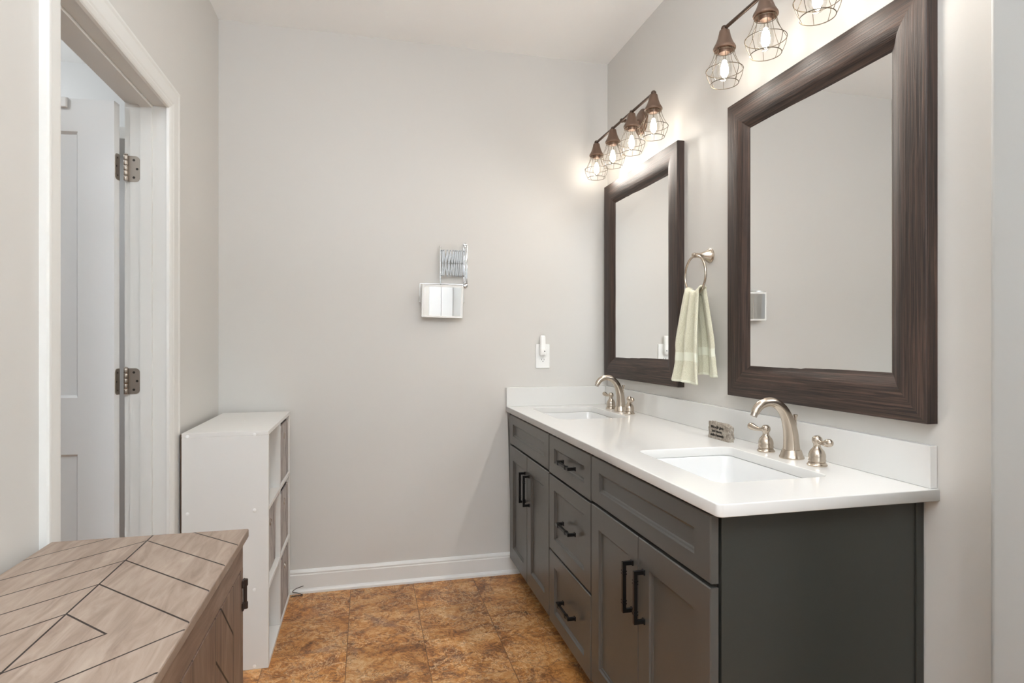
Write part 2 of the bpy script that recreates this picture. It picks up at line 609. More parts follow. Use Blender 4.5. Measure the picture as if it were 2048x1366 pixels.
# left wall round the doorway
bm = BM()
box(bm, XLO, XL, -2.0, DO0 - 0.02, 0, ZC)
box(bm, XLO, XL, DO1 + 0.02, YB + 0.1, 0, ZC)
box(bm, XLO, XL, DO0 - 0.02, DO1 + 0.02, DOH + 0.02, ZC)
struct(obj('wall_left', bm, 'wall'))
# wall behind the camera, pierced by the added window
bm = BM()
box(bm, XLO, -0.80, -2.1, -2.0, 0, ZC)
box(bm, 0.45 - 1.25, 0.42, -2.1, -2.0, 0, 0.85)
box(bm, 0.45 - 1.25, 0.42, -2.1, -2.0, 2.25, ZC)
box(bm, 0.42, 1.4, -2.1, -2.0, 0, ZC)
struct(obj('wall_rear', bm, 'wall'))
# unseen window added in the rear wall as an ambient light source (behind the camera)
w = bpy.data.objects.new('added_window_1', None); w.location = (-0.19, -2.05, 0.85); COL.objects.link(w); struct(w)
bm = BM()
box(bm, -0.80, -0.75, -2.08, -2.02, 0.85, 2.25); box(bm, 0.37, 0.42, -2.08, -2.02, 0.85, 2.25)
box(bm, -0.75, 0.37, -2.08, -2.02, 0.85, 0.90); box(bm, -0.75, 0.37, -2.08, -2.02, 2.20, 2.25)
box(bm, -0.75, 0.37, -2.07, -2.03, 1.53, 1.57)
obj('window_frame', bm, 'trim', w)
bm = BM(); box(bm, -0.75, 0.37, -2.054, -2.050, 0.90, 2.20)
obj('window_pane', bm, 'bulb', w)
# white closed door on the rear wall (seen in the small shaving mirror)
bm = BM()
box(bm, 0.810, 0.967, -1.998, -1.955, 0, 2.03, 0.003); box(bm, 0.971, 1.124, -1.998, -1.955, 0, 2.03, 0.003)
box(bm, 0.795, 1.126, -1.998, -1.975, 2.035, 2.10)
struct(obj('door_2', bm, 'door'))

# closet beyond the doorway
bm = BM(); box(bm, -2.75, XLO, 3.75, 3.85, 0, ZC); struct(obj('wall_closet_end', bm, 'closet_wall'))
bm = BM(); box(bm, -2.75, -2.65, 0.6, 3.85, 0, ZC); struct(obj('wall_closet_side', bm, 'closet_wall'))
bm = BM(); box(bm, -2.75, XLO, 0.5, 0.6, 0, ZC); struct(obj('wall_closet_near', bm, 'closet_wall'))
bm = BM(); box(bm, XLO - 0.012, XLO, DO1 + 0.10, 3.75, 0, ZC); struct(obj('wall_closet_return', bm, 'closet_wall'))
bm = BM(); box(bm, -1.6, XLO - 0.012, 3.40, 3.75, 2.24, 2.30, 0.004)
tag(obj('closet_shelf', bm, 'trim'), 'white shelf board high on the wall in the room through the doorway', 'shelf')

# baseboard of the back wall with shoe moulding
bm = BM()
prof = [(0, 0), (0.026, 0), (0.026, 0.010), (0.022, 0.018), (0.015, 0.022), (0.015, 0.086), (0.012, 0.089), (0.012, 0.094), (0.013, 0.097), (0.010, 0.104), (0.004, 0.110), (0, 0.110)]
loft(bm, [[Vector((x, YB - d, z)) for d, z in prof] for x in (XL, 0.80)])
struct(obj('baseboard_back', bm, 'trim'))
bm = BM()
loft(bm, [[Vector((XL + d, y, z)) for d, z in prof] for y in (2.43, YB - 0.03)])
struct(obj('baseboard_left', bm, 'trim'))

# door frame: casing (profiled, mitred), jamb and stop
cas = [(0, 0), (0, 0.014), (0.004, 0.018), (0.012, 0.019), (0.020, 0.0165), (0.024, 0.0165), (0.060, 0.0165), (0.066, 0.0145), (0.070, 0.0145), (0.080, 0.011), (0.084, 0.008), (0.086, 0)]
t1 = bpy.data.objects.new('trim_1', None); t1.location = (XL, DO0, 0); COL.objects.link(t1); struct(t1)
def casing(wn, wf, wt):
    y0, y1, z1 = DO0 - wn + 0.004, DO1 + wf - 0.004, DOH + wt - 0.004
    bm = BM()
    kn, kf, kt = wn / 0.086, wf / 0.086, wt / 0.086
    loft(bm, [[Vector((XL + h, y0 + w_ * kn, 0)) for w_, h in cas], [Vector((XL + h, y0 + w_ * kn, z1 - w_ * kt)) for w_, h in cas],
              [Vector((XL + h, y1 - w_ * kf, z1 - w_ * kt)) for w_, h in cas], [Vector((XL + h, y1 - w_ * kf, 0)) for w_, h in cas]])
    return bm
obj('casing', casing(0.074, 0.100, 0.087), 'trim', t1)
bm = BM()
box(bm, XLO, XL, DO0 - 0.02, DO0, 0, DOH + 0.02); box(bm, XLO, XL, DO1, DO1 + 0.02, 0, DOH + 0.02); box(bm, XLO, XL, DO0, DO1, DOH, DOH + 0.02)
obj('jamb', bm, 'trim', t1)
bm = BM()
box(bm, -0.760, -0.724, DO0, DO0 + 0.011, 0, DOH); box(bm, -0.760, -0.724, DO1 - 0.011, DO1, 0, DOH); box(bm, -0.760, -0.724, DO0 + 0.011, DO1 - 0.011, DOH - 0.011, DOH)
obj('door_stop', bm, 'trim', t1)
bm = BM()   # casing on the closet side
box(bm, XLO - 0.018, XLO, DO1 + 0.006, DO1 + 0.09, 0, DOH + 0.09); box(bm, XLO - 0.018, XLO, DO0 - 0.09, DO0 - 0.006, 0, DOH + 0.09); box(bm, XLO - 0.018, XLO, DO0 - 0.006, DO1 + 0.006, DOH + 0.006, DOH + 0.09)
obj('casing_closet_side', bm, 'trim', t1)

# open door: built closed along local -x from the hinge edge, then turned
PIN = Vector((-0.806, 2.321, 0.006))
d1 = bpy.data.objects.new('door_1', None); d1.location = PIN; COL.objects.link(d1); struct(d1)
DW, DT, DH = 0.757, 0.035, 2.028
ax = Vector((-math.cos(math.radians(5.5)), math.sin(math.radians(5.5)), 0))     # along the leaf
ay = Vector((-math.sin(math.radians(5.5)), -math.cos(math.radians(5.5)), 0))    # out of the face we see
def dpt(a, t, z):                       # a along leaf, t out from far face
    return PIN + ax * (a + 0.020) + ay * (t - 0.004) + Vector((0, 0, z))
def dbox(bm, a0, a1, t0, t1_, z0, z1, bev=0.0):
    b2 = BM(); box(b2, a0, a1, t0, t1_, z0, z1, bev)
    vm = {v: bm.verts.new(dpt(*v.co)) for v in b2.verts}
    for f in b2.faces:
        bm.faces.new([vm[v] for v in f.verts])
    b2.free()
ST = 0.113
bm = BM()
dbox(bm, 0, ST, 0, DT, 0, DH); dbox(bm, DW - ST, DW, 0, DT, 0, DH)
for z0, z1 in ((0, 0.22), (0.835, 1.025), (1.918, DH)):
    dbox(bm, ST, DW - ST, 0, DT, z0, z1)
for z0, z1 in ((0.22, 0.835), (1.025, 1.918)):
    dbox(bm, ST, DW - ST, 0.010, DT - 0.010, z0, z1)
    for s0, s1 in ((0.0, 0.010), (DT - 0.010, DT)):
        # sloped sticking round the panel
        tf, tb = (s1, s0) if s0 > 0.01 else (s0, s1)
        q = 0.008
        loft(bm, [[dpt(ST, tf, z0), dpt(DW - ST, tf, z0), dpt(DW - ST, tf, z1), dpt(ST, tf, z1)],
                  [dpt(ST + q, tb, z0 + q), dpt(DW - ST - q, tb, z0 + q), dpt(DW - ST - q, tb, z1 - q), dpt(ST + q, tb, z1 - q)]], False, False)
obj('door_leaf', bm, 'door', d1)
def hinge(zc):
    h = 0.089
    z0, z1 = zc - h / 2, zc + h / 2
    # leaf on the jamb (rounded corners)
    bm = BM()
    def leaf(f, w0, w1):
        r = 0.014
        ring = []
        for cx, cz, a0 in ((w1 - r, z1 - r, 0), (w0 + 0.001, z1 - 0.001, PI / 2), (w0 + 0.001, z0 + 0.001, PI), (w1 - r, z0 + r, 1.5 * PI)):
            rad = r if cx == w1 - r else 0.001
            for k in range(7):
                a = a0 + PI / 2 * k / 6
                ring.append((cx + rad * math.cos(a), cz + rad * math.sin(a)))
        loft(bm, [[f(a, 0.0, z) for a, z in ring], [f(a, 0.0022, z) for a, z in ring]])
    fj = lambda a, t, z: Vector((PIN.x + a, DO1 - t, z))
    fd = lambda a, t, z: PIN + ax * (0.020 - t) + ay * (a - 0.004) + Vector((0, 0, z - PIN.z))
    leaf(fj, 0.004, 0.042)
    leaf(fd, 0.002, 0.031)
    ho = obj('hinge', bm, 'hinge', d1)
    bm = BM()
    for k in range(5):
        lathe(bm, [(0.0058, 0.0005), (0.0062, 0.0012), (0.0062, h / 5 - 0.0012), (0.0058, h / 5 - 0.0005)], (PIN.x + 0.002, PIN.y, z0 + k * h / 5), 'z', 14)
    lathe(bm, [(0.0045, 0), (0.0068, 0.001), (0.0068, 0.003), (0.003, 0.005)], (PIN.x + 0.002, PIN.y, z1), 'z', 14)
    obj('hinge_knuckle', bm, 'hinge', ho, smooth=40)
    bm = BM()
    for dz, da in ((0.030, 0.024), (0, 0.034), (-0.030, 0.024)):
        c = fj(da, 0.0022, zc + dz)
        lathe(bm, [(0.0042, 0), (0.0042, -0.0006), (0.002, -0.0008)], c, 'y', 12)
        c = fd(da * 0.7, 0.0028, zc + dz)
        lathe(bm, [(0.0030, -0.0006), (0.0030, 0.0004)], c, 'x', 10)
    obj('hinge_screws', bm, 'screw', ho)
for zc in (1.817, 1.083, 0.25):
    hinge(zc)
# over-the-door hook, on the leaf near its top
bm = BM()
a0 = 0.155
dbox(bm, a0 - 0.012, a0 + 0.012, DT + 0.0, DT + 0.0025, DH - 0.012, DH + 0.0022)
dbox(bm, a0 - 0.012, a0 + 0.012, 0.0, DT + 0.0025, DH + 0.0002, DH + 0.0022)
dbox(bm, a0 - 0.012, a0 + 0.012, -0.0025, 0.0, DH - 0.03, DH + 0.0022)
dbox(bm, a0 - 0.014, a0 + 0.014, DT + 0.0025, DT + 0.014, DH - 0.034, DH - 0.0, 0.003)
tag(origin_to(obj('over_door_hook', bm, 'plastic'), dpt(a0, DT, DH)), 'white hook clipped over the top edge of the open white door', 'hook')

# =================================================================== VANITY
def rect_loops(bm, y0, y1, z0, z1, loops, mi=0):
    """front facing -x: loops of (inset_y, inset_z, x)"""
    rings = [[Vector((x, y0 + iy, z0 + iz)), Vector((x, y1 - iy, z0 + iz)), Vector((x, y1 - iy, z1 - iz)), Vector((x, y0 + iy, z1 - iz))] for iy, iz, x in loops]
    loft(bm, rings, True, True, mi=mi)


XF = 0.722           # front face of doors and drawers
XC = 0.742           # face frame
def shaker(y0, y1, z0, z1, fy, fz):
    bm = BM()
    rect_loops(bm, y0, y1, z0, z1, [(0, 0, XC - 0.0005), (0, 0, XF + 0.0025), (0.0025, 0.0025, XF), (fy, fz, XF), (fy + 0.003, fz + 0.003, XF + 0.005),
                                    (fy + 0.007, fz + 0.007, XF + 0.0065), (fy + 0.010, fz + 0.010, XF + 0.009)])
    return bm


VY0, VY1 = 1.160, 3.087
van = thing('vanity_cabinet', (1.02, 2.12, 0), 'dark grey-green double vanity cabinet with shaker doors, under the white counter', 'cabinet')
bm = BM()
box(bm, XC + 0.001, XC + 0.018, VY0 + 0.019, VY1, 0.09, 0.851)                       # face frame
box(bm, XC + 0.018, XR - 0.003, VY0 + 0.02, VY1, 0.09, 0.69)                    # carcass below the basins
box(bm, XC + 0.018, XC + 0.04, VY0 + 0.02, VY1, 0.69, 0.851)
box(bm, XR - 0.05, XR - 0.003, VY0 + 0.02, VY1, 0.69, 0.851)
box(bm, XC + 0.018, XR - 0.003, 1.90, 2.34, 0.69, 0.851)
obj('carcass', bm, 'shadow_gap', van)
bm = BM(); box(bm, 0.80, 0.815, VY0 + 0.02, VY1, 0.0, 0.09); obj('toe_kick', bm, 'cab', van)
bm = BM()
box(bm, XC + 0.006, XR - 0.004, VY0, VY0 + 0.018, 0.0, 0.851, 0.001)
obj('end_panel', bm, 'cab_shade', van)
bm = BM(); box(bm, 1.262, XR - 0.004, VY0 - 0.004, VY0, 0.0, 0.850, 0.001); obj('scribe_strip', bm, 'cab_shade', van)
bm = BM()            # tapered filler where the cabinet meets the back wall
loft(bm, [[Vector((0.740, 3.036, 0.10)), Vector((0.744, 3.087, 0.10)), Vector((0.744, 3.087, 0.66)), Vector((0.722, 3.087, 0.848)), Vector((0.722, 3.036, 0.848)), Vector((0.738, 3.036, 0.66))],
          [Vector((0.746, 3.036, 0.10)), Vector((0.746, 3.087, 0.10)), Vector((0.746, 3.087, 0.66)), Vector((0.746, 3.087, 0.848)), Vector((0.746, 3.036, 0.848)), Vector((0.746, 3.036, 0.66))]])
obj('filler_strip', bm, 'cab', van)


def pull(parent, y, z, vertical, L=0.142):
    """square black bar pull with twin bands near each end"""
    bm = BM()
    s, xo = 0.0052, XF - 0.031
    def bx(a0, a1, w0, w1, x0, x1, bev=0.001):
        if vertical:
            box(bm, x0, x1, y + w0, y + w1, z + a0, z + a1, bev)
        else:
            box(bm, x0, x1, y + a0, y + a1, z + w0, z + w1, bev)
    bx(-L / 2, L / 2, -s, s, xo, xo + 0.0104)
    for sg in (-1, 1):
        e0, e1 = sorted((sg * L / 2, sg * (L / 2 - 0.0105)))
        bx(e0, e1, -s, s, xo + 0.009, XF + 0.001)
        bx(e0 - 0.002, e1 + 0.002, -s - 0.002, s + 0.002, XF - 0.004, XF + 0.0005)
        for k in (0.026, 0.034):
            c = sg * (L / 2 - k)
            bx(c - 0.0018, c + 0.0018, -s - 0.0012, s + 0.0012, xo - 0.0012, xo + 0.0116, 0.0006)
    obj('handle', bm, 'black', parent)


G = 0.0032
def front(name, y0, y1, z0, z1, fy, fz):
    return obj(name, shaker(y0, y1, z0, z1, fy, fz), 'cab', van, smooth=False)


Y = dict(a=3.030, b=2.690, c=2.344, d=1.873, e=1.518, f=1.162)
front('false_front', Y['c'] + G, Y['a'], 0.695, 0.843, 0.064, 0.044)
front('false_front', Y['f'], Y['d'] - G, 0.695, 0.843, 0.066, 0.044)
for y0, y1, hy in ((Y['b'] + 0.001, Y['a'], Y['b'] + 0.036), (Y['c'] + G, Y['b'] - 0.001, Y['b'] - 0.036), (Y['e'] + 0.001, Y['d'] - G, Y['e'] + 0.036), (Y['f'], Y['e'] - 0.001, Y['e'] - 0.036)):
    d = front('door', y0, y1, 0.100, 0.686, 0.064, 0.070)
    pull(d, hy, 0.537, True)
for z0, z1 in ((0.690, 0.843), (0.384, 0.682), (0.092, 0.376)):
    d = front('drawer', Y['d'] + G, Y['c'] - G, z0, z1, 0.064, 0.047 if z1 > 0.8 else 0.052)
    pull(d, 2.094, (z0 + z1) / 2, False)

# counter with two basin cut-outs (filled 2D curve -> mesh, eased edges)
ZT, ZU = 0.879, 0.851
SINKS = [(0.822, 1.142, 1.292, 1.735), (0.822, 1.150, 2.500, 2.975)]
def counter_mesh():
    cu = bpy.data.curves.new('c', 'CURVE')
    cu.dimensions = '2D'
    cu.fill_mode = 'BOTH'
    bv = 0.0025
    cu.extrude = (ZT - ZU) / 2 - bv
    cu.bevel_depth = bv
    cu.bevel_resolution = 2
    cu.offset = -bv
    def sp(pts):
        s = cu.splines.new('POLY')
        s.points.add(len(pts) - 1)
        for p, q in zip(s.points, pts):
            p.co = (q[0], q[1], 0, 1)
        s.use_cyclic_u = True
    x0, x1, y0, y1 = 0.714, XR - 0.001, 1.118, YB - 0.001
    r = 0.014
    sp([(x1, y0), (x1, y1), (x0, y1)] + [(x0 + r - r * math.cos(a), y0 + r - r * math.sin(a)) for a in [PI / 2 * k / 6 for k in range(7)]])
    for s in SINKS:
        sp([(p.x, p.y) for p in reversed(rrect(*s, 0, 0.028))])
    o = bpy.data.objects.new('c', cu)
    COL.objects.link(o)
    dg = bpy.context.evaluated_depsgraph_get()
    me = bpy.data.meshes.new_from_object(o.evaluated_get(dg))
    bm = BM(); bm.from_mesh(me)
    bpy.data.objects.remove(o); bpy.data.curves.remove(cu); bpy.data.meshes.remove(me)
    bmesh.ops.remove_doubles(bm, verts=bm.verts, dist=1e-5)
    bmesh.ops.translate(bm, verts=bm.verts, vec=(0, 0, (ZT + ZU) / 2))
    return bm
ct = thing('vanity_countertop', (1.0, 2.1, ZU), 'long white quartz countertop with low backsplash on the grey-green vanity', 'countertop')
obj('worktop', counter_mesh(), 'quartz', ct)
bm = BM(); box(bm, XR - 0.021, XR - 0.001, 1.124, YB - 0.0, ZT, 0.978, 0.0015); obj('backsplash', bm, 'quartz', ct)
bm = BM(); box(bm, 0.714, XR - 0.0215, YB - 0.021, YB - 0.001, ZT, 0.978, 0.0015); obj('side_splash', bm, 'quartz', ct)

for i, (x0, x1, y0, y1) in enumerate(SINKS):
    cx, cy = (x0 + x1) / 2, (y0 + y1) / 2
    s = thing('sink', (cx, cy, 0.70), ['white rectangular undermount sink in the counter below the larger, nearer mirror',
                                       'white rectangular undermount sink in the counter next to the back wall'][i], 'sink', 'undermount vanity sinks')
    bm = BM()
    R = []
    for ins, z, r in ((-0.022, ZU - 0.0005, 0.04), (0.0, ZU - 0.0005, 0.03), (0.002, ZU - 0.004, 0.03), (0.006, 0.80, 0.034), (0.012, 0.760, 0.04), (0.024, 0.738, 0.05), (0.045, 0.727, 0.05), (0.10, 0.722, 0.05)):
        R.append(rrect(x0 + ins, x1 - ins, y0 + ins, y1 - ins, z, r))
    R.append([Vector((cx + (p.x - cx) * 0.12, cy + (p.y - cy) * 0.12, 0.719)) for p in R[-1]])
    loft(bm, R, False, True)
    obj('basin', bm, 'porcelain', s, smooth=50)
    bm = BM(); lathe(bm, [(0.028, 0), (0.028, 0.003), (0.023, 0.004), (0.021, 0.002), (0.0, 0.002)], (cx, cy, 0.7195), 'z', 24, cap=False)
    obj('drain', bm, 'nickel', s, smooth=40)


def faucet(cx, cy, label):
    f = thing('faucet', (cx, cy, ZT), label, 'faucet', 'brushed nickel widespread faucets')
    # spout: slender tapering gooseneck
    raw = [(0.004, 0.018, 0.0255), (0.003, 0.045, 0.0228), (0.000, 0.078, 0.0212), (-0.009, 0.112, 0.0184), (-0.026, 0.142, 0.0160), (-0.050, 0.161, 0.0146), (-0.074, 0.166, 0.0138), (-0.096, 0.160, 0.0132), (-0.111, 0.148, 0.0126), (-0.119, 0.135, 0.0120)]
    P = smooth_path(raw, 5)
    bm = BM()
    tube(bm, [(cx + p.x, cy, ZT + p.y) for p in P], [p.z for p in P], 28, flat=0.94)
    bm.verts.ensure_lookup_table()
    for k in range(len(P)):      # shallow flutes down the neck
        c = Vector((cx + P[k].x, cy, ZT + P[k].y))
        for q in range(28):
            v = bm.verts[k * 28 + q]
            v.co = c + (v.co - c) * (1 + 0.03 * math.cos(7 * 2 * PI * q / 28) * (1 - 0.6 * k / len(P)))
    obj('spout', bm, 'nickel', f, smooth=50)
    bm = BM()
    lathe(bm, [(0.034, 0), (0.0345, 0.003), (0.0335, 0.006), (0.0315, 0.009), (0.0305, 0.013), (0.0275, 0.021), (0.0262, 0.025), (0.0235, 0.026)], (cx + 0.004, cy, ZT), 'z', 32)
    obj('base', bm, 'nickel', f, smooth=35)
    bm = BM()
    a, b_ = Vector((cx - 0.1180, cy, ZT + 0.137)), Vector((cx - 0.1235, cy, ZT + 0.1255))
    tube(bm, [a, b_], 0.0098, 20)
    obj('aerator', bm, 'hinge', f, smooth=40)
    bm = BM()
    tube(bm, [(cx + 0.023, cy, ZT + 0.03), (cx + 0.017, cy, ZT + 0.117)], 0.0022, 8)
    lathe(bm, [(0.003, 0), (0.0045, 0.008), (0.0065, 0.014), (0.0062, 0.017), (0.002, 0.018)], (cx + 0.017, cy, ZT + 0.110), 'z', 14)
    obj('lift_rod', bm, 'nickel', f, smooth=40)
    for sg in (1, -1):
        hx, hy = cx - 0.002, cy + sg * 0.109
        bm = BM()
        lathe(bm, [(0.0255, 0), (0.0265, 0.002), (0.0262, 0.004), (0.0235, 0.006), (0.0225, 0.010), (0.0205, 0.011), (0.0205, 0.0125), (0.0225, 0.0135), (0.0228, 0.016), (0.0215, 0.019), (0.0222, 0.026), (0.0212, 0.033), (0.0180, 0.041), (0.0130, 0.047), (0.0100, 0.051), (0.0092, 0.056), (0.0098, 0.060),
                   (0.0125, 0.064), (0.0138, 0.069), (0.0130, 0.075), (0.0105, 0.0785), (0.0085, 0.0795), (0.008, 0.0815), (0.003, 0.0825)], (hx, hy, ZT), 'z', 28)
        ho = obj('handle', bm, 'nickel', f, smooth=35)
        bm = BM()
        dirv = Vector((-0.20, sg * 0.98, 0)).normalized()
        lp = [(0.006, 0.069, 0.007), (0.018, 0.0665, 0.0058), (0.030, 0.066, 0.0062), (0.044, 0.068, 0.0092), (0.056, 0.071, 0.0110), (0.065, 0.072, 0.0090), (0.070, 0.0722, 0.0035)]
        LP = smooth_path(lp, 4)
        tube(bm, [Vector((hx, hy, ZT)) + dirv * p.x + Vector((0, 0, p.y)) for p in LP], [max(p.z, 0.001) for p in LP], 16)
        obj('lever', bm, 'nickel', ho, smooth=50)
    return f


faucet(1.206, 1.519, 'brushed nickel two-handle faucet behind the sink under the larger, nearer mirror')
faucet(1.206, 2.735, 'brushed nickel two-handle faucet behind the sink beside the back wall')

# engraved stone
bm = BM(); box(bm, 1.186, 1.207, 1.800, 1.922, ZT, 0.936)
bmesh.ops.subdivide_edges(bm, edges=bm.edges, cuts=9, use_grid_fill=True)
for v in bm.verts:
    on_front = v.co.x < 1.1865 and 1.806 < v.co.y < 1.917 and 0.884 < v.co.z < 0.93
    k = 0.0004 if on_front else 0.0022
    if v.co.z > ZT + 1e-4:
        v.co += Vector((random.uniform(-k, k), random.uniform(-k, k), random.uniform(-k, k)))
        if v.co.z > 0.93:
            v.co.z -= max(0, (1.835 - v.co.y)) * 0.18
st = origin_to(obj('engraved_stone', bm, 'stone', smooth=30), (1.20, 1.861, ZT))
tag(st, 'small rough grey stone block engraved with a motto, on the counter against the backsplash', 'ornament')


def text_obj(name, lines, parent, size, loc, mat, shear=0.25, spacing=1.0):
    bm = BM()
    for i, ln in enumerate(lines):
        cu = bpy.data.curves.new('t', 'FONT')
        cu.body = ln
        cu.size = size
        cu.shear = shear
        cu.align_x = 'CENTER'
        cu.extrude = 0.0006
        cu.offset = 0.0004
        o = bpy.data.objects.new('t', cu)
        COL.objects.link(o)
        dg = bpy.context.evaluated_depsgraph_get()
        me = bpy.data.meshes.new_from_object(o.evaluated_get(dg))
        # text x runs towards -y (left to right as seen from -x), text y up
        me.transform(Matrix(((0, 0, -1, loc[0]), (-1, 0, 0, loc[1]), (0, 1, 0, loc[2] - i * size * spacing), (0, 0, 0, 1))))
        bm.from_mesh(me)
        bpy.data.objects.remove(o); bpy.data.curves.remove(cu); bpy.data.meshes.remove(me)
    return obj(name, bm, mat, parent)


text_obj('engraving', ['When life gives', 'you lemons,', 'make lemonade'], st, 0.0125, (1.1856, 1.868, 0.9165), 'ink', spacing=1.08)

# =================================================================== WALL MIRRORS
prof = [(0.0, 0.0), (0.0, 0.030), (0.0025, 0.0325), (0.020, 0.0335), (0.055, 0.0335), (0.074, 0.0315), (0.086, 0.027), (0.098, 0.0185), (0.108, 0.013), (0.113, 0.0115), (0.113, 0.0)]
def wall_mirror(y0, y1, z0, z1, label, turn):
    m = thing('wall_mirror', (XR, (y0 + y1) / 2, (z0 + z1) / 2), label, 'mirror', 'dark wood framed mirrors above the vanity')
    X = lambda h: XR - 0.0005 - h
    def rail(a, b, mat):
        bm = BM()
        n0 = [Vector((X(h), *a(w_))) for w_, h in prof]
        n1 = [Vector((X(h), *b(w_))) for w_, h in prof]
        K = 14
        rings = [[p.lerp(q, k / K) for p, q in zip(n0, n1)] for k in range(K + 1)]
        for r in rings[1:-1]:        # hand-planed edges: slight wobble
            for i_ in range(3, 9):
                r[i_].x += random.uniform(-0.0006, 0.0006)
        loft(bm, rings)
        return obj('frame_rail', bm, mat, m, smooth=35)
    rail(lambda w_: (y0 + w_, z0 + w_), lambda w_: (y0 + w_, z1 - w_), 'frame_v')
    rail(lambda w_: (y1 - w_, z0 + w_), lambda w_: (y1 - w_, z1 - w_), 'frame_v')
    rail(lambda w_: (y0 + w_, z1 - w_), lambda w_: (y1 - w_, z1 - w_), 'frame_h')
    rail(lambda w_: (y0 + w_, z0 + w_), lambda w_: (y1 - w_, z0 + w_), 'frame_h')
    bm = BM()
    box(bm, -0.003, 0.003, -(y1 - y0) / 2 + 0.108, (y1 - y0) / 2 - 0.108, -(z1 - z0) / 2 + 0.108, (z1 - z0) / 2 - 0.108)
    bmesh.ops.rotate(bm, verts=bm.verts, cent=(0, 0, 0), matrix=Matrix.Rotation(turn, 3, 'Z'))
    bmesh.ops.translate(bm, verts=bm.verts, vec=(XR - 0.0095, (y0 + y1) / 2, (z0 + z1) / 2))
    obj('mirror_glass', bm, 'mirror', m)
    return m
MT = math.radians(0.40)
wall_mirror(1.124, 1.912, 1.029, 2.057, 'large mirror in dark brown wood frame, the nearer one right of the towel ring', MT)
wall_mirror(2.268, 3.060, 1.029, 2.057, 'mirror in dark brown wood frame beside the back wall corner, left of the towel ring', MT)

# =================================================================== VANITY LIGHTS
lamp_meshes = {}
def lamp_parts():
    """meshes of one lamp about its ball (0,0,0), built once and shared"""
    def me(name, bm, mat, sm):
        bmesh.ops.recalc_face_normals(bm, faces=bm.faces)
        m_ = bpy.data.meshes.new(name)
        for f in bm.faces:
            f.smooth = True
        for e in bm.edges:
            if len(e.link_faces) == 2 and e.calc_face_angle(0) > math.radians(sm):
                e.smooth = False
        bm.to_mesh(m_); bm.free()
        m_.materials.append(M[mat])
        return m_
    bm = BM()
    lathe(bm, [(0.0085, -0.004), (0.016, -0.0075), (0.0172, -0.010), (0.0185, -0.018), (0.0225, -0.034), (0.0285, -0.050), (0.0350, -0.061), (0.0372, -0.066), (0.0370, -0.071), (0.0345, -0.0735), (0.0325, -0.072), (0.030, -0.064), (0.016, -0.050)], (0, 0, 0), 'z', 32)
    lathe(bm, [(0.018, -0.055), (0.0185, -0.078), (0.0165, -0.084), (0.0140, -0.084)], (0, 0, 0), 'z', 24)
    lamp_meshes['lamp_holder'] = me('lamp_holder', bm, 'bronze', 35)
    bm = BM()
    for k in range(8):
        a = 2 * PI * (k + 0.35) / 8
        pr = smooth_path([(0.0315, -0.066, 0), (0.0320, -0.080, 0), (0.0375, -0.100, 0), (0.0480, -0.122, 0), (0.0600, -0.142, 0)], 4) + smooth_path([(0.0600, -0.142, 0), (0.0560, -0.162, 0), (0.0450, -0.188, 0)], 4)[1:]
        tube(bm, [(p.x * math.cos(a), p.x * math.sin(a), p.y) for p in pr], 0.00095, 6)
    for r, z, t in ((0.0605, -0.142, 0.0012), (0.0452, -0.188, 0.0013), (0.0318, -0.078, 0.0011)):
        tube(bm, [(r * math.cos(2 * PI * k / 40), r * math.sin(2 * PI * k / 40), z) for k in range(40)], t, 6, cyclic=True)
    lamp_meshes['cage'] = me('cage', bm, 'wire', 60)
    bm = BM()
    lathe(bm, [(0.0125, -0.082), (0.0135, -0.090), (0.0170, -0.104), (0.0215, -0.122), (0.0240, -0.140), (0.0235, -0.152), (0.0190, -0.166), (0.0110, -0.174), (0.002, -0.1765)], (0, 0, 0), 'z', 24)
    lamp_meshes['bulb'] = me('bulb', bm, 'bulb', 60)
    bm = BM()
    lathe(bm, [(0.002, -0.106), (0.0065, -0.110), (0.0105, -0.122), (0.0135, -0.140), (0.0125, -0.154), (0.007, -0.163), (0.001, -0.165)], (0, 0, 0), 'z', 20)
    lamp_meshes['filament'] = me('filament', bm, 'filament', 60)
lamp_parts()


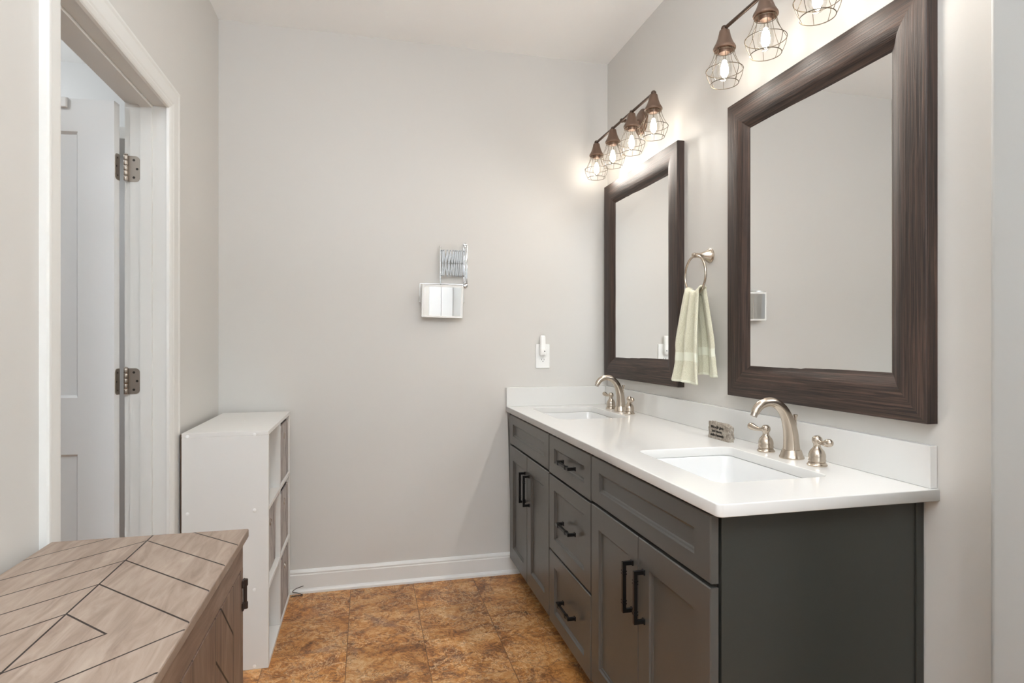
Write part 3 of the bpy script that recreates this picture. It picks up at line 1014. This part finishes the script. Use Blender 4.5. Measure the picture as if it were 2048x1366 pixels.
def vanity_light(yfirst, z, label, bx=1.183):
    sp = 0.217
    ys_ = [yfirst + k * sp for k in range(4)]
    yc = sum(ys_) / 4
    v = thing('vanity_light', (XR, yc, z), label, 'light', 'four lamp cage vanity lights')
    base = wloc(v)
    bm = BM()
    lathe(bm, [(0.062, 0.0), (0.062, -0.006), (0.058, -0.010), (0.052, -0.011), (0.050, -0.016), (0.046, -0.0185), (0.040, -0.019), (0.012, -0.021), (0.0105, -0.030)], (XR, yc, z), 'x', 36)
    obj('backplate', bm, 'bronze', v, smooth=35)
    bm = BM()
    tube(bm, [(XR - 0.02, yc, z), (bx, yc, z)], 0.008, 14)
    ball(bm, (bx, yc, z), 0.0105)
    obj('support_arm', bm, 'bronze_dark', v, smooth=40)
    bm = BM()
    tube(bm, [(bx, ys_[0], z), (bx, ys_[-1], z)], 0.0062, 14)
    for y in ys_:
        ball(bm, (bx, y, z), 0.0115 if y in (ys_[0], ys_[-1]) else 0.0095)
    obj('bar', bm, 'bronze_dark', v, smooth=40)
    for y in ys_:
        h = bpy.data.objects.new('lamp_holder', lamp_meshes['lamp_holder'])
        COL.objects.link(h); h.parent = v
        h.location = Vector((bx, y, z)) - base
        for part in ('cage', 'bulb', 'filament'):
            c = bpy.data.objects.new(part, lamp_meshes[part])
            COL.objects.link(c); c.parent = h
        dy = 2.2 if y > 2.9 else 1.1 if y > 2.7 else 0.5 if y > 2.5 else 0.2      # added light tilted off the back wall to prevent a hot spot
        area('bulb_light', (bx - 0.004, y, z - 0.170), (bx - 0.95, y - dy, z - 1.17), 0.026, LAMP_W, (1.0, 0.95, 0.88))
    return v
vanity_light(1.167, 2.284, 'bronze four-lamp wire cage light above the larger, nearer mirror')
vanity_light(2.338, 2.273, 'bronze four-lamp wire cage light above the mirror beside the back wall')

# =================================================================== TOWEL RING AND TOWEL
RY, RZ, RX, RR = 2.072, 1.474, 1.222, 0.074
tr = thing('towel_ring', (XR, RY, RZ + RR), 'brushed nickel towel ring on the wall between the two framed mirrors', 'towel ring')
bm = BM()
lathe(bm, [(0.0275, 0.0), (0.0280, -0.004), (0.0250, -0.007), (0.0255, -0.010), (0.0205, -0.018), (0.0150, -0.030), (0.0105, -0.044), (0.0090, -0.056), (0.0098, -0.062), (0.0105, -0.068), (0.0085, -0.076), (0.003, -0.078)], (XR - 0.0005, RY, RZ + RR + 0.002), 'x', 28)
obj('post', bm, 'nickel', tr, smooth=35)
bm = BM()
tube(bm, [(RX, RY + RR * math.sin(2 * PI * k / 48), RZ + RR * math.cos(2 * PI * k / 48)) for k in range(48)], 0.0046, 10, cyclic=True)
obj('ring', bm, 'nickel', tr, smooth=60)

ZRB = RZ - RR        # bottom of ring
def towel_grid():
    """front leaf, over the ring, back leaf: rows along the length, columns across"""
    rows = []
    NC = 73
    Zf, Zb = 1.064, 1.092
    top = ZRB + 0.012
    L = 0.33
    seq = [('f', Zf + (top - 0.012 - Zf) * k / 41) for k in range(42)]
    seq += [('o', PI * k / 8) for k in range(1, 8)]
    seq += [('b', top - 0.012 + (Zb - (top - 0.012)) * k / 41) for k in range(42)]
    for kind, v in seq:
        row = []
        for j in range(NC):
            t = j / (NC - 1) * 2 - 1
            sag = RR - math.sqrt(max(RR * RR - (t * 0.05) ** 2, 0))
            if kind == 'o':
                zz = top - 0.012 + 0.012 * math.sin(v) + sag * 0.9
                w = (1 - math.cos(v)) / 2
                fold = 0.005 * math.cos(t * 7.2)
                row.append(Vector((RX - 0.014 * math.cos(v) - fold * (1 - 2 * w) * 0.7, RY - 0.004 + t * 0.050, zz)))
                continue
            u = (top - 0.012 - v) / L
            open_ = min(1, u * 1.7) ** 0.75
            flare = max(0, (u - 0.80) / 0.20)
            pinch = math.exp(-((u - 0.66) / 0.05) ** 2)
            if kind == 'f':
                half = 0.050 + 0.033 * open_ + 0.013 * flare - 0.004 * pinch
                yc = RY - 0.004 + 0.008 * min(1, u * 1.3)
                base = RX - 0.014 - 0.014 * min(1, u * 2)
                amp = 0.005 + 0.007 * open_
                ph = t * 7.2 + 0.35 * u
                fold = amp * (math.cos(ph) + 0.30 * math.cos(2.1 * ph + 0.8)) + 0.007 * flare * math.cos(t * 4 + 1)
                xx = base - fold - 0.010 * flare
            else:
                half = 0.050 + 0.026 * open_ + 0.016 * flare - 0.004 * pinch
                yc = RY - 0.004 - 0.030 * min(1, u * 1.2)
                base = RX + 0.014 + 0.010 * min(1, u * 2)
                amp = 0.004 + 0.005 * open_
                ph = t * 6.0 + 1.3
                fold = amp * (math.cos(ph) + 0.3 * math.cos(2.3 * ph))
                xx = min(base + fold - 0.004 * flare, XR - 0.007)
            zz = v + sag * 0.9 * max(0, 1 - u * 2) + (0.004 * t + 0.003 * math.cos(t * 5)) * min(1, u)
            row.append(Vector((xx, yc + t * half + 0.003 * math.sin(6 * t + 3 * u), zz)))
        rows.append(row)
    return rows
bm = BM()
rows = towel_grid()
vr = [[bm.verts.new(p) for p in r] for r in rows]
n = len(vr)
def band(i):
    q = i / 41 if i < 42 else (n - 1 - i) / 41
    return 0.235 < q < 0.36 or q < 0.04
for i in range(n - 1):
    for j in range(len(vr[0]) - 1):
        f = bm.faces.new((vr[i][j], vr[i][j + 1], vr[i + 1][j + 1], vr[i + 1][j]))
        f.material_index = 1 if (band(i) and band(i + 1)) else 0
tw = origin_to(obj('hand_towel', bm, None, smooth=80, mats=['towel', 'towel_band']), (RX, RY, ZRB))
so = tw.modifiers.new('thickness', 'SOLIDIFY'); so.thickness = 0.006; so.offset = 0.0
tag(tw, 'pale green terry hand towel hanging folded through the towel ring', 'towel')

# =================================================================== SHAVING MIRROR ON SCISSOR ARM
sm = thing('extending_mirror', (0.497, YB, 1.615), 'small white-framed rectangular mirror on a folding chrome scissor arm, back wall', 'mirror')
bm = BM()
box(bm, 0.486, 0.509, YB - 0.006, YB - 0.0005, 1.510, 1.722, 0.002)
for z in (1.508, 1.720):
    lathe(bm, [(0.0115, 0), (0.0115, -0.007), (0.009, -0.009)], (0.4975, YB - 0.0005, z), 'y', 20)
for z in (1.708, 1.522):
    ball(bm, (0.4945, YB - 0.013, z), 0.008)
tube(bm, [(0.494, YB - 0.014, 1.522), (0.494, YB - 0.014, 1.708)], 0.004, 10)
obj('wall_bracket', bm, 'chrome', sm, smooth=40)
bm = BM()
tx = [0.3735, 0.383, 0.402, 0.418, 0.432, 0.4435, 0.4535, 0.4645, 0.4735, 0.486]
ztop, zbot, zmid = 1.684, 1.557, 1.6205
def bar2(x0, z0, x1, z1, y):
    d = Vector((x1 - x0, 0, z1 - z0)).normalized()
    s = Vector((d.z, 0, -d.x)) * 0.0036
    e = d * 0.0042
    P0, P1 = Vector((x0, 0, z0)) - e, Vector((x1, 0, z1)) + e
    ring = [P0 - s, P1 - s, P1 + s, P0 + s]
    loft(bm, [[p + Vector((0, y, 0)) for p in ring], [p + Vector((0, y + 0.0018, 0)) for p in ring]])
for i in range(0, len(tx) - 1):
    bar2(tx[i], ztop, tx[i + 1], zbot, YB - 0.020 - 0.0022 * (i % 2))
    bar2(tx[i + 1], ztop, tx[i], zbot, YB - 0.026 - 0.0022 * (i % 2))
for x in tx:
    for z in (ztop, zbot):
        lathe(bm, [(0.0026, -0.0), (0.0026, -0.012), (0.0015, -0.0135)], (x, YB - 0.018, z), 'y', 8)
for a_, b_ in zip(tx[:-1], tx[1:]):
    lathe(bm, [(0.0022, -0.0), (0.0022, -0.012), (0.0012, -0.0132)], ((a_ + b_) / 2, YB - 0.018, zmid), 'y', 8)
obj('scissor_arm', bm, 'steel', sm, smooth=40)
bm = BM()
tube(bm, [(0.3655, YB - 0.023, 1.702), (0.3655, YB - 0.023, 1.513)], 0.0038, 10)
ball(bm, (0.3655, YB - 0.023, 1.704), 0.005)
# yoke round the mirror
tube(bm, [(0.262, YB - 0.040, 1.42), (0.262, YB - 0.033, 1.512), (0.3655, YB - 0.030, 1.513), (0.480, YB - 0.033, 1.512), (0.482, YB - 0.040, 1.42)], 0.0022, 8)
tube(bm, [(0.3655, YB - 0.023, 1.515), (0.3655, YB - 0.030, 1.512)], 0.004, 8)
for x in (0.2615, 0.4825):
    ball(bm, (x, YB - 0.040, 1.42), 0.0042)
obj('yoke', bm, 'chrome', sm, smooth=40)
tilt = Matrix.Rotation(math.radians(2.0), 4, 'X') @ Matrix.Rotation(math.radians(1.2), 4, 'Y')
def place(bm):
    bmesh.ops.transform(bm, matrix=Matrix.Translation((0.3735, YB - 0.046, 1.4225)) @ tilt, verts=bm.verts)
bm = BM()
hw, hh, fw_ = 0.1045, 0.083, 0.0095
R = []
for ins, y, r in ((0.0, 0.010, 0.004), (0.0, -0.006, 0.004), (0.002, -0.0085, 0.004), (fw_, -0.0085, 0.006), (fw_ + 0.001, -0.006, 0.006)):
    R.append([Vector((p.x, y, p.y)) for p in rrect(-hw + ins, hw - ins, -hh + ins, hh - ins, 0, r)])
loft(bm, R)
place(bm)
obj('mirror_frame', bm, 'white_frame', sm, smooth=40)
bm = BM(); loft(bm, [[Vector((p.x, y, p.y)) for p in rrect(-hw + fw_, hw - fw_, -hh + fw_, hh - fw_, 0, 0.006)] for y in (-0.0062, -0.0070)])
place(bm)
obj('mirror_glass', bm, 'mirror', sm)

# =================================================================== OUTLET, NIGHT LIGHT
ou = thing('wall_outlet', (0.915, YB, 1.141), 'white duplex outlet plate on the back wall above the counter', 'outlet')
bm = BM(); box(bm, 0.8765, 0.9535, YB - 0.007, YB - 0.0005, 1.077, 1.206, 0.003); obj('cover_plate', bm, 'plastic', ou)
for zc in (1.121, 1.162):
    bm = BM()
    R = []
    for y, k in ((-0.006, 1), (-0.0085, 0.97)):
        R.append([Vector((0.915 + 0.0165 * k * math.cos(2 * PI * q / 28), YB + y, zc + max(-0.0135, min(0.0135, 0.0175 * k * math.sin(2 * PI * q / 28))))) for q in range(28)])
    loft(bm, R)
    rc = obj('receptacle', bm, 'plastic', ou)
    bm = BM()
    for dx in (-0.0064, 0.0064):
        box(bm, 0.915 + dx - 0.0009, 0.915 + dx + 0.0009, YB - 0.0089, YB - 0.0080, zc - 0.001, zc + 0.007)
    lathe(bm, [(0.0024, 0), (0.0024, -0.0009)], (0.915, YB - 0.0080, zc - 0.007), 'y', 12)
    obj('slots', bm, 'slot', rc)
bm = BM()
R = []
for z, wx, d, r in ((1.147, 0.0150, 0.022, 0.006), (1.152, 0.0170, 0.026, 0.008), (1.178, 0.0170, 0.027, 0.009), (1.186, 0.0160, 0.025, 0.009), (1.190, 0.0150, 0.023, 0.009), (1.222, 0.0150, 0.022, 0.0095), (1.243, 0.0148, 0.021, 0.0095), (1.250, 0.0125, 0.018, 0.008), (1.2525, 0.0085, 0.013, 0.005)):
    R.append(rrect(0.911 - wx, 0.911 + wx, YB - 0.0095 - d, YB - 0.0095, z, r))
loft(bm, R)
nl = origin_to(obj('night_light', bm, 'plastic', smooth=50), (0.911, YB - 0.009, 1.20))
tag(nl, 'white plug-in night light in the outlet above the counter', 'night light')
bm = BM(); lathe(bm, [(0.0032, 0), (0.0030, -0.0010), (0.001, -0.0012)], (0.917, YB - 0.0362, 1.168), 'y', 12)
obj('light_sensor', bm, 'slot', nl)

# =================================================================== WHITE CUBE SHELF
SX0, SX1, SY0, SY1, SZ = -0.652, -0.356, 2.400, 3.050, 0.886
TH = 0.016
sh = thing('cube_shelf', ((SX0 + SX1) / 2, (SY0 + SY1) / 2, 0), 'white six-cube storage shelf standing against the left wall', 'shelf')
def pan(name, *a, bev=0.0012, mat='laminate'):
    bm = BM(); box(bm, *a, bev, 1); return obj(name, bm, mat, sh)
pan('side_panel', SX0, SX1, SY0, SY0 + TH, 0, SZ - TH)
pan('side_panel', SX0, SX1, SY1 - TH, SY1, 0, SZ - TH)
pan('top_panel', SX0, SX1, SY0, SY1, SZ - TH, SZ)
pan('bottom_panel', SX0, SX1, SY0 + TH, SY1 - TH, 0.0, TH)
pan('back_panel', SX0 - 0.004, SX0, SY0 + 0.002, SY1 - 0.002, 0.004, SZ - 0.004, bev=0.0, mat='hardboard')
YD = 2.725
pan('divider', SX0, SX1 - 0.001, YD - TH / 2, YD + TH / 2, TH, SZ - TH)
SHZ = (0.288, 0.585)
for z in SHZ:
    pan('shelf_board', SX0, SX1 - 0.0005, SY0 + TH, YD - TH / 2, z, z + TH)
    pan('shelf_board', SX0, SX1 - 0.0005, YD + TH / 2, SY1 - TH, z, z + TH)
for x in (-0.632, -0.405):
    for z in (SZ - 0.012, 0.593, 0.296, 0.012):
        bm = BM(); lathe(bm, [(0.0062, 0), (0.0058, -0.0016), (0.003, -0.0024)], (x, SY0, z), 'y', 16)
        obj('screw_cap', bm, 'plastic', sh, smooth=40)
bm = BM(); lathe(bm, [(0.0055, 0), (0.0052, 0.0012), (0.003, 0.0018)], (-0.50, YD, SZ), 'z', 16)
obj('screw_cap', bm, 'plastic', sh, smooth=40)

def storage_bin(y0, y1, zb, xf, label):
    t = thing('storage_bin', ((SX0 + xf) / 2, (y0 + y1) / 2, zb), label, 'bin', 'grey fabric bins in the white cube shelf')
    h = 0.250
    bm = BM()
    x0 = max(SX0 + 0.006, xf - 0.262)
    R = []
    for ins, z in ((0.004, 0), (0.0, 0.004), (0.0, h), (0.004, h + 0.001), (0.006, h), (0.006, 0.006)):
        R.append(rrect(x0 + ins, xf - ins, y0 + ins, y1 - ins, zb + z, 0.008))
    loft(bm, R)
    obj('fabric_body', bm, 'bin', t, smooth=40)
    bm = BM()
    cy = (y0 + y1) / 2
    tube(bm, [(xf + 0.0008, cy + 0.013 * math.cos(2 * PI * k / 24), zb + h - 0.055 + 0.013 * math.sin(2 * PI * k / 24)) for k in range(24)], 0.0028, 6, cyclic=True)
    g = obj('grommet', bm, 'hinge', t, smooth=60)
    bm = BM(); lathe(bm, [(0.011, 0.0), (0.011, 0.0006)], (xf + 0.0002, cy, zb + h - 0.055), 'x', 20)
    obj('grommet_hole', bm, 'slot', t)
fy0, fy1 = YD + TH / 2 + 0.006, SY1 - TH - 0.006
ny0, ny1 = SY0 + TH + 0.006, YD - TH / 2 - 0.006
zb3 = (TH, SHZ[0] + TH, SHZ[1] + TH)
storage_bin(fy0, fy1, zb3[2], -0.362, 'grey woodgrain bin in the top cube of the shelf, next to the back wall')
storage_bin(fy0, fy1, zb3[1], -0.362, 'grey woodgrain bin in the middle cube of the shelf, next to the back wall')
storage_bin(fy0, fy1, zb3[0], -0.360, 'grey woodgrain bin in the bottom cube of the shelf, next to the back wall')
storage_bin(ny0, ny1, zb3[1], -0.374, 'grey woodgrain bin in the middle cube of the shelf, below the empty cube')
storage_bin(ny0, ny1, zb3[0], -0.402, 'grey woodgrain bin pushed back in the bottom cube nearest the wooden chest')

# thin cord lying by the shelf foot
bm = BM()
tube(bm, smooth_path([(-0.352, 3.030, 0.0035), (-0.335, 3.034, 0.005), (-0.318, 3.040, 0.004), (-0.300, 3.046, 0.0035), (-0.322, 3.050, 0.012), (-0.345, 3.052, 0.018), (-0.330, 3.058, 0.030), (-0.296, 3.059, 0.040)], 5), 0.0018, 6)
tag(origin_to(obj('cord', bm, 'cord', smooth=60), (-0.33, 3.04, 0.0)), 'thin dark cord on the floor at the foot of the white shelf by the baseboard', 'cord')

# =================================================================== WOODEN CHEST
CX0, CX1, CY0, CY1, CZ = -0.658, -0.263, 0.515, 1.488, 0.790
CYM = (CY0 + CY1) / 2
ch = thing('wooden_chest', (-0.4605, 1.0, 0), 'taupe wooden storage cabinet with chevron-grooved top against the left wall', 'cabinet')
bm = BM(); box(bm, CX0, CX1, CY0, CY1, CZ - 0.020, CZ, 0.003, 2); obj('top', bm, 'chest_top', ch)
FX = -0.273
bm = BM()
box(bm, CX0 + 0.006, FX - 0.020, CY0 + 0.010, CY1 - 0.010, 0.08, CZ - 0.020)
box(bm, FX - 0.020, FX - 0.001, CY0 + 0.010, CY1 - 0.010, 0.705, CZ - 0.020, 0.001)
box(bm, FX - 0.020, FX - 0.001, CY1 - 0.030, CY1 - 0.010, 0.08, 0.705); box(bm, FX - 0.020, FX - 0.001, CY0 + 0.010, CY0 + 0.030, 0.08, 0.705)
box(bm, FX - 0.020, FX - 0.001, CY0 + 0.03, CY1 - 0.03, 0.08, 0.12)
obj('body', bm, 'chest_plain', ch)
for x in (CX0 + 0.03, FX - 0.03):
    for y in (CY0 + 0.035, CY1 - 0.035):
        bm = BM(); box(bm, x - 0.022, x + 0.022, y - 0.022, y + 0.022, 0.0, 0.08, 0.002); obj('foot', bm, 'chest_plain', ch)
for sg in (1, -1):
    y0, y1 = (CYM + 0.0015, CY1 - 0.0315) if sg > 0 else (CY0 + 0.0315, CYM - 0.0015)
    bm = BM(); box(bm, FX - 0.019, FX, y0, y1, 0.122, 0.703, 0.001)
    dr = obj('door', bm, 'chest_front', ch)
    for zc in (0.645, 0.20):
        bm = BM()
        yh = (CY1 - 0.012) if sg > 0 else (CY0 + 0.012)
        tube(bm, [(FX + 0.004, yh, zc - 0.030), (FX + 0.004, yh, zc + 0.030)], 0.0042, 10)
        for q in (-0.026, 0.026):
            tube(bm, [(FX + 0.004, yh, zc + q - 0.007), (FX + 0.004, yh, zc + q + 0.007)], 0.0062, 10)
            box(bm, FX, FX + 0.003, yh - 0.014, yh + 0.006, zc + q - 0.008, zc + q + 0.008)
        obj('hinge', bm, 'dark_iron', dr, smooth=40)
    bm = BM()
    yk = (y0 + 0.03) if sg > 0 else (y1 - 0.03)
    lathe(bm, [(0.006, 0), (0.006, 0.012), (0.013, 0.018), (0.014, 0.024), (0.009, 0.029)], (FX, yk, 0.42), 'x', 20)
    obj('knob', bm, 'dark_iron', dr, smooth=40)

# the render's own light-transport limits
scene.cycles.max_bounces = 10
scene.cycles.diffuse_bounces = 5
scene.cycles.glossy_bounces = 5
scene.cycles.transparent_max_bounces = 12
scene.cycles.sample_clamp_indirect = 20.0
scene.cycles.blur_glossy = 0.2
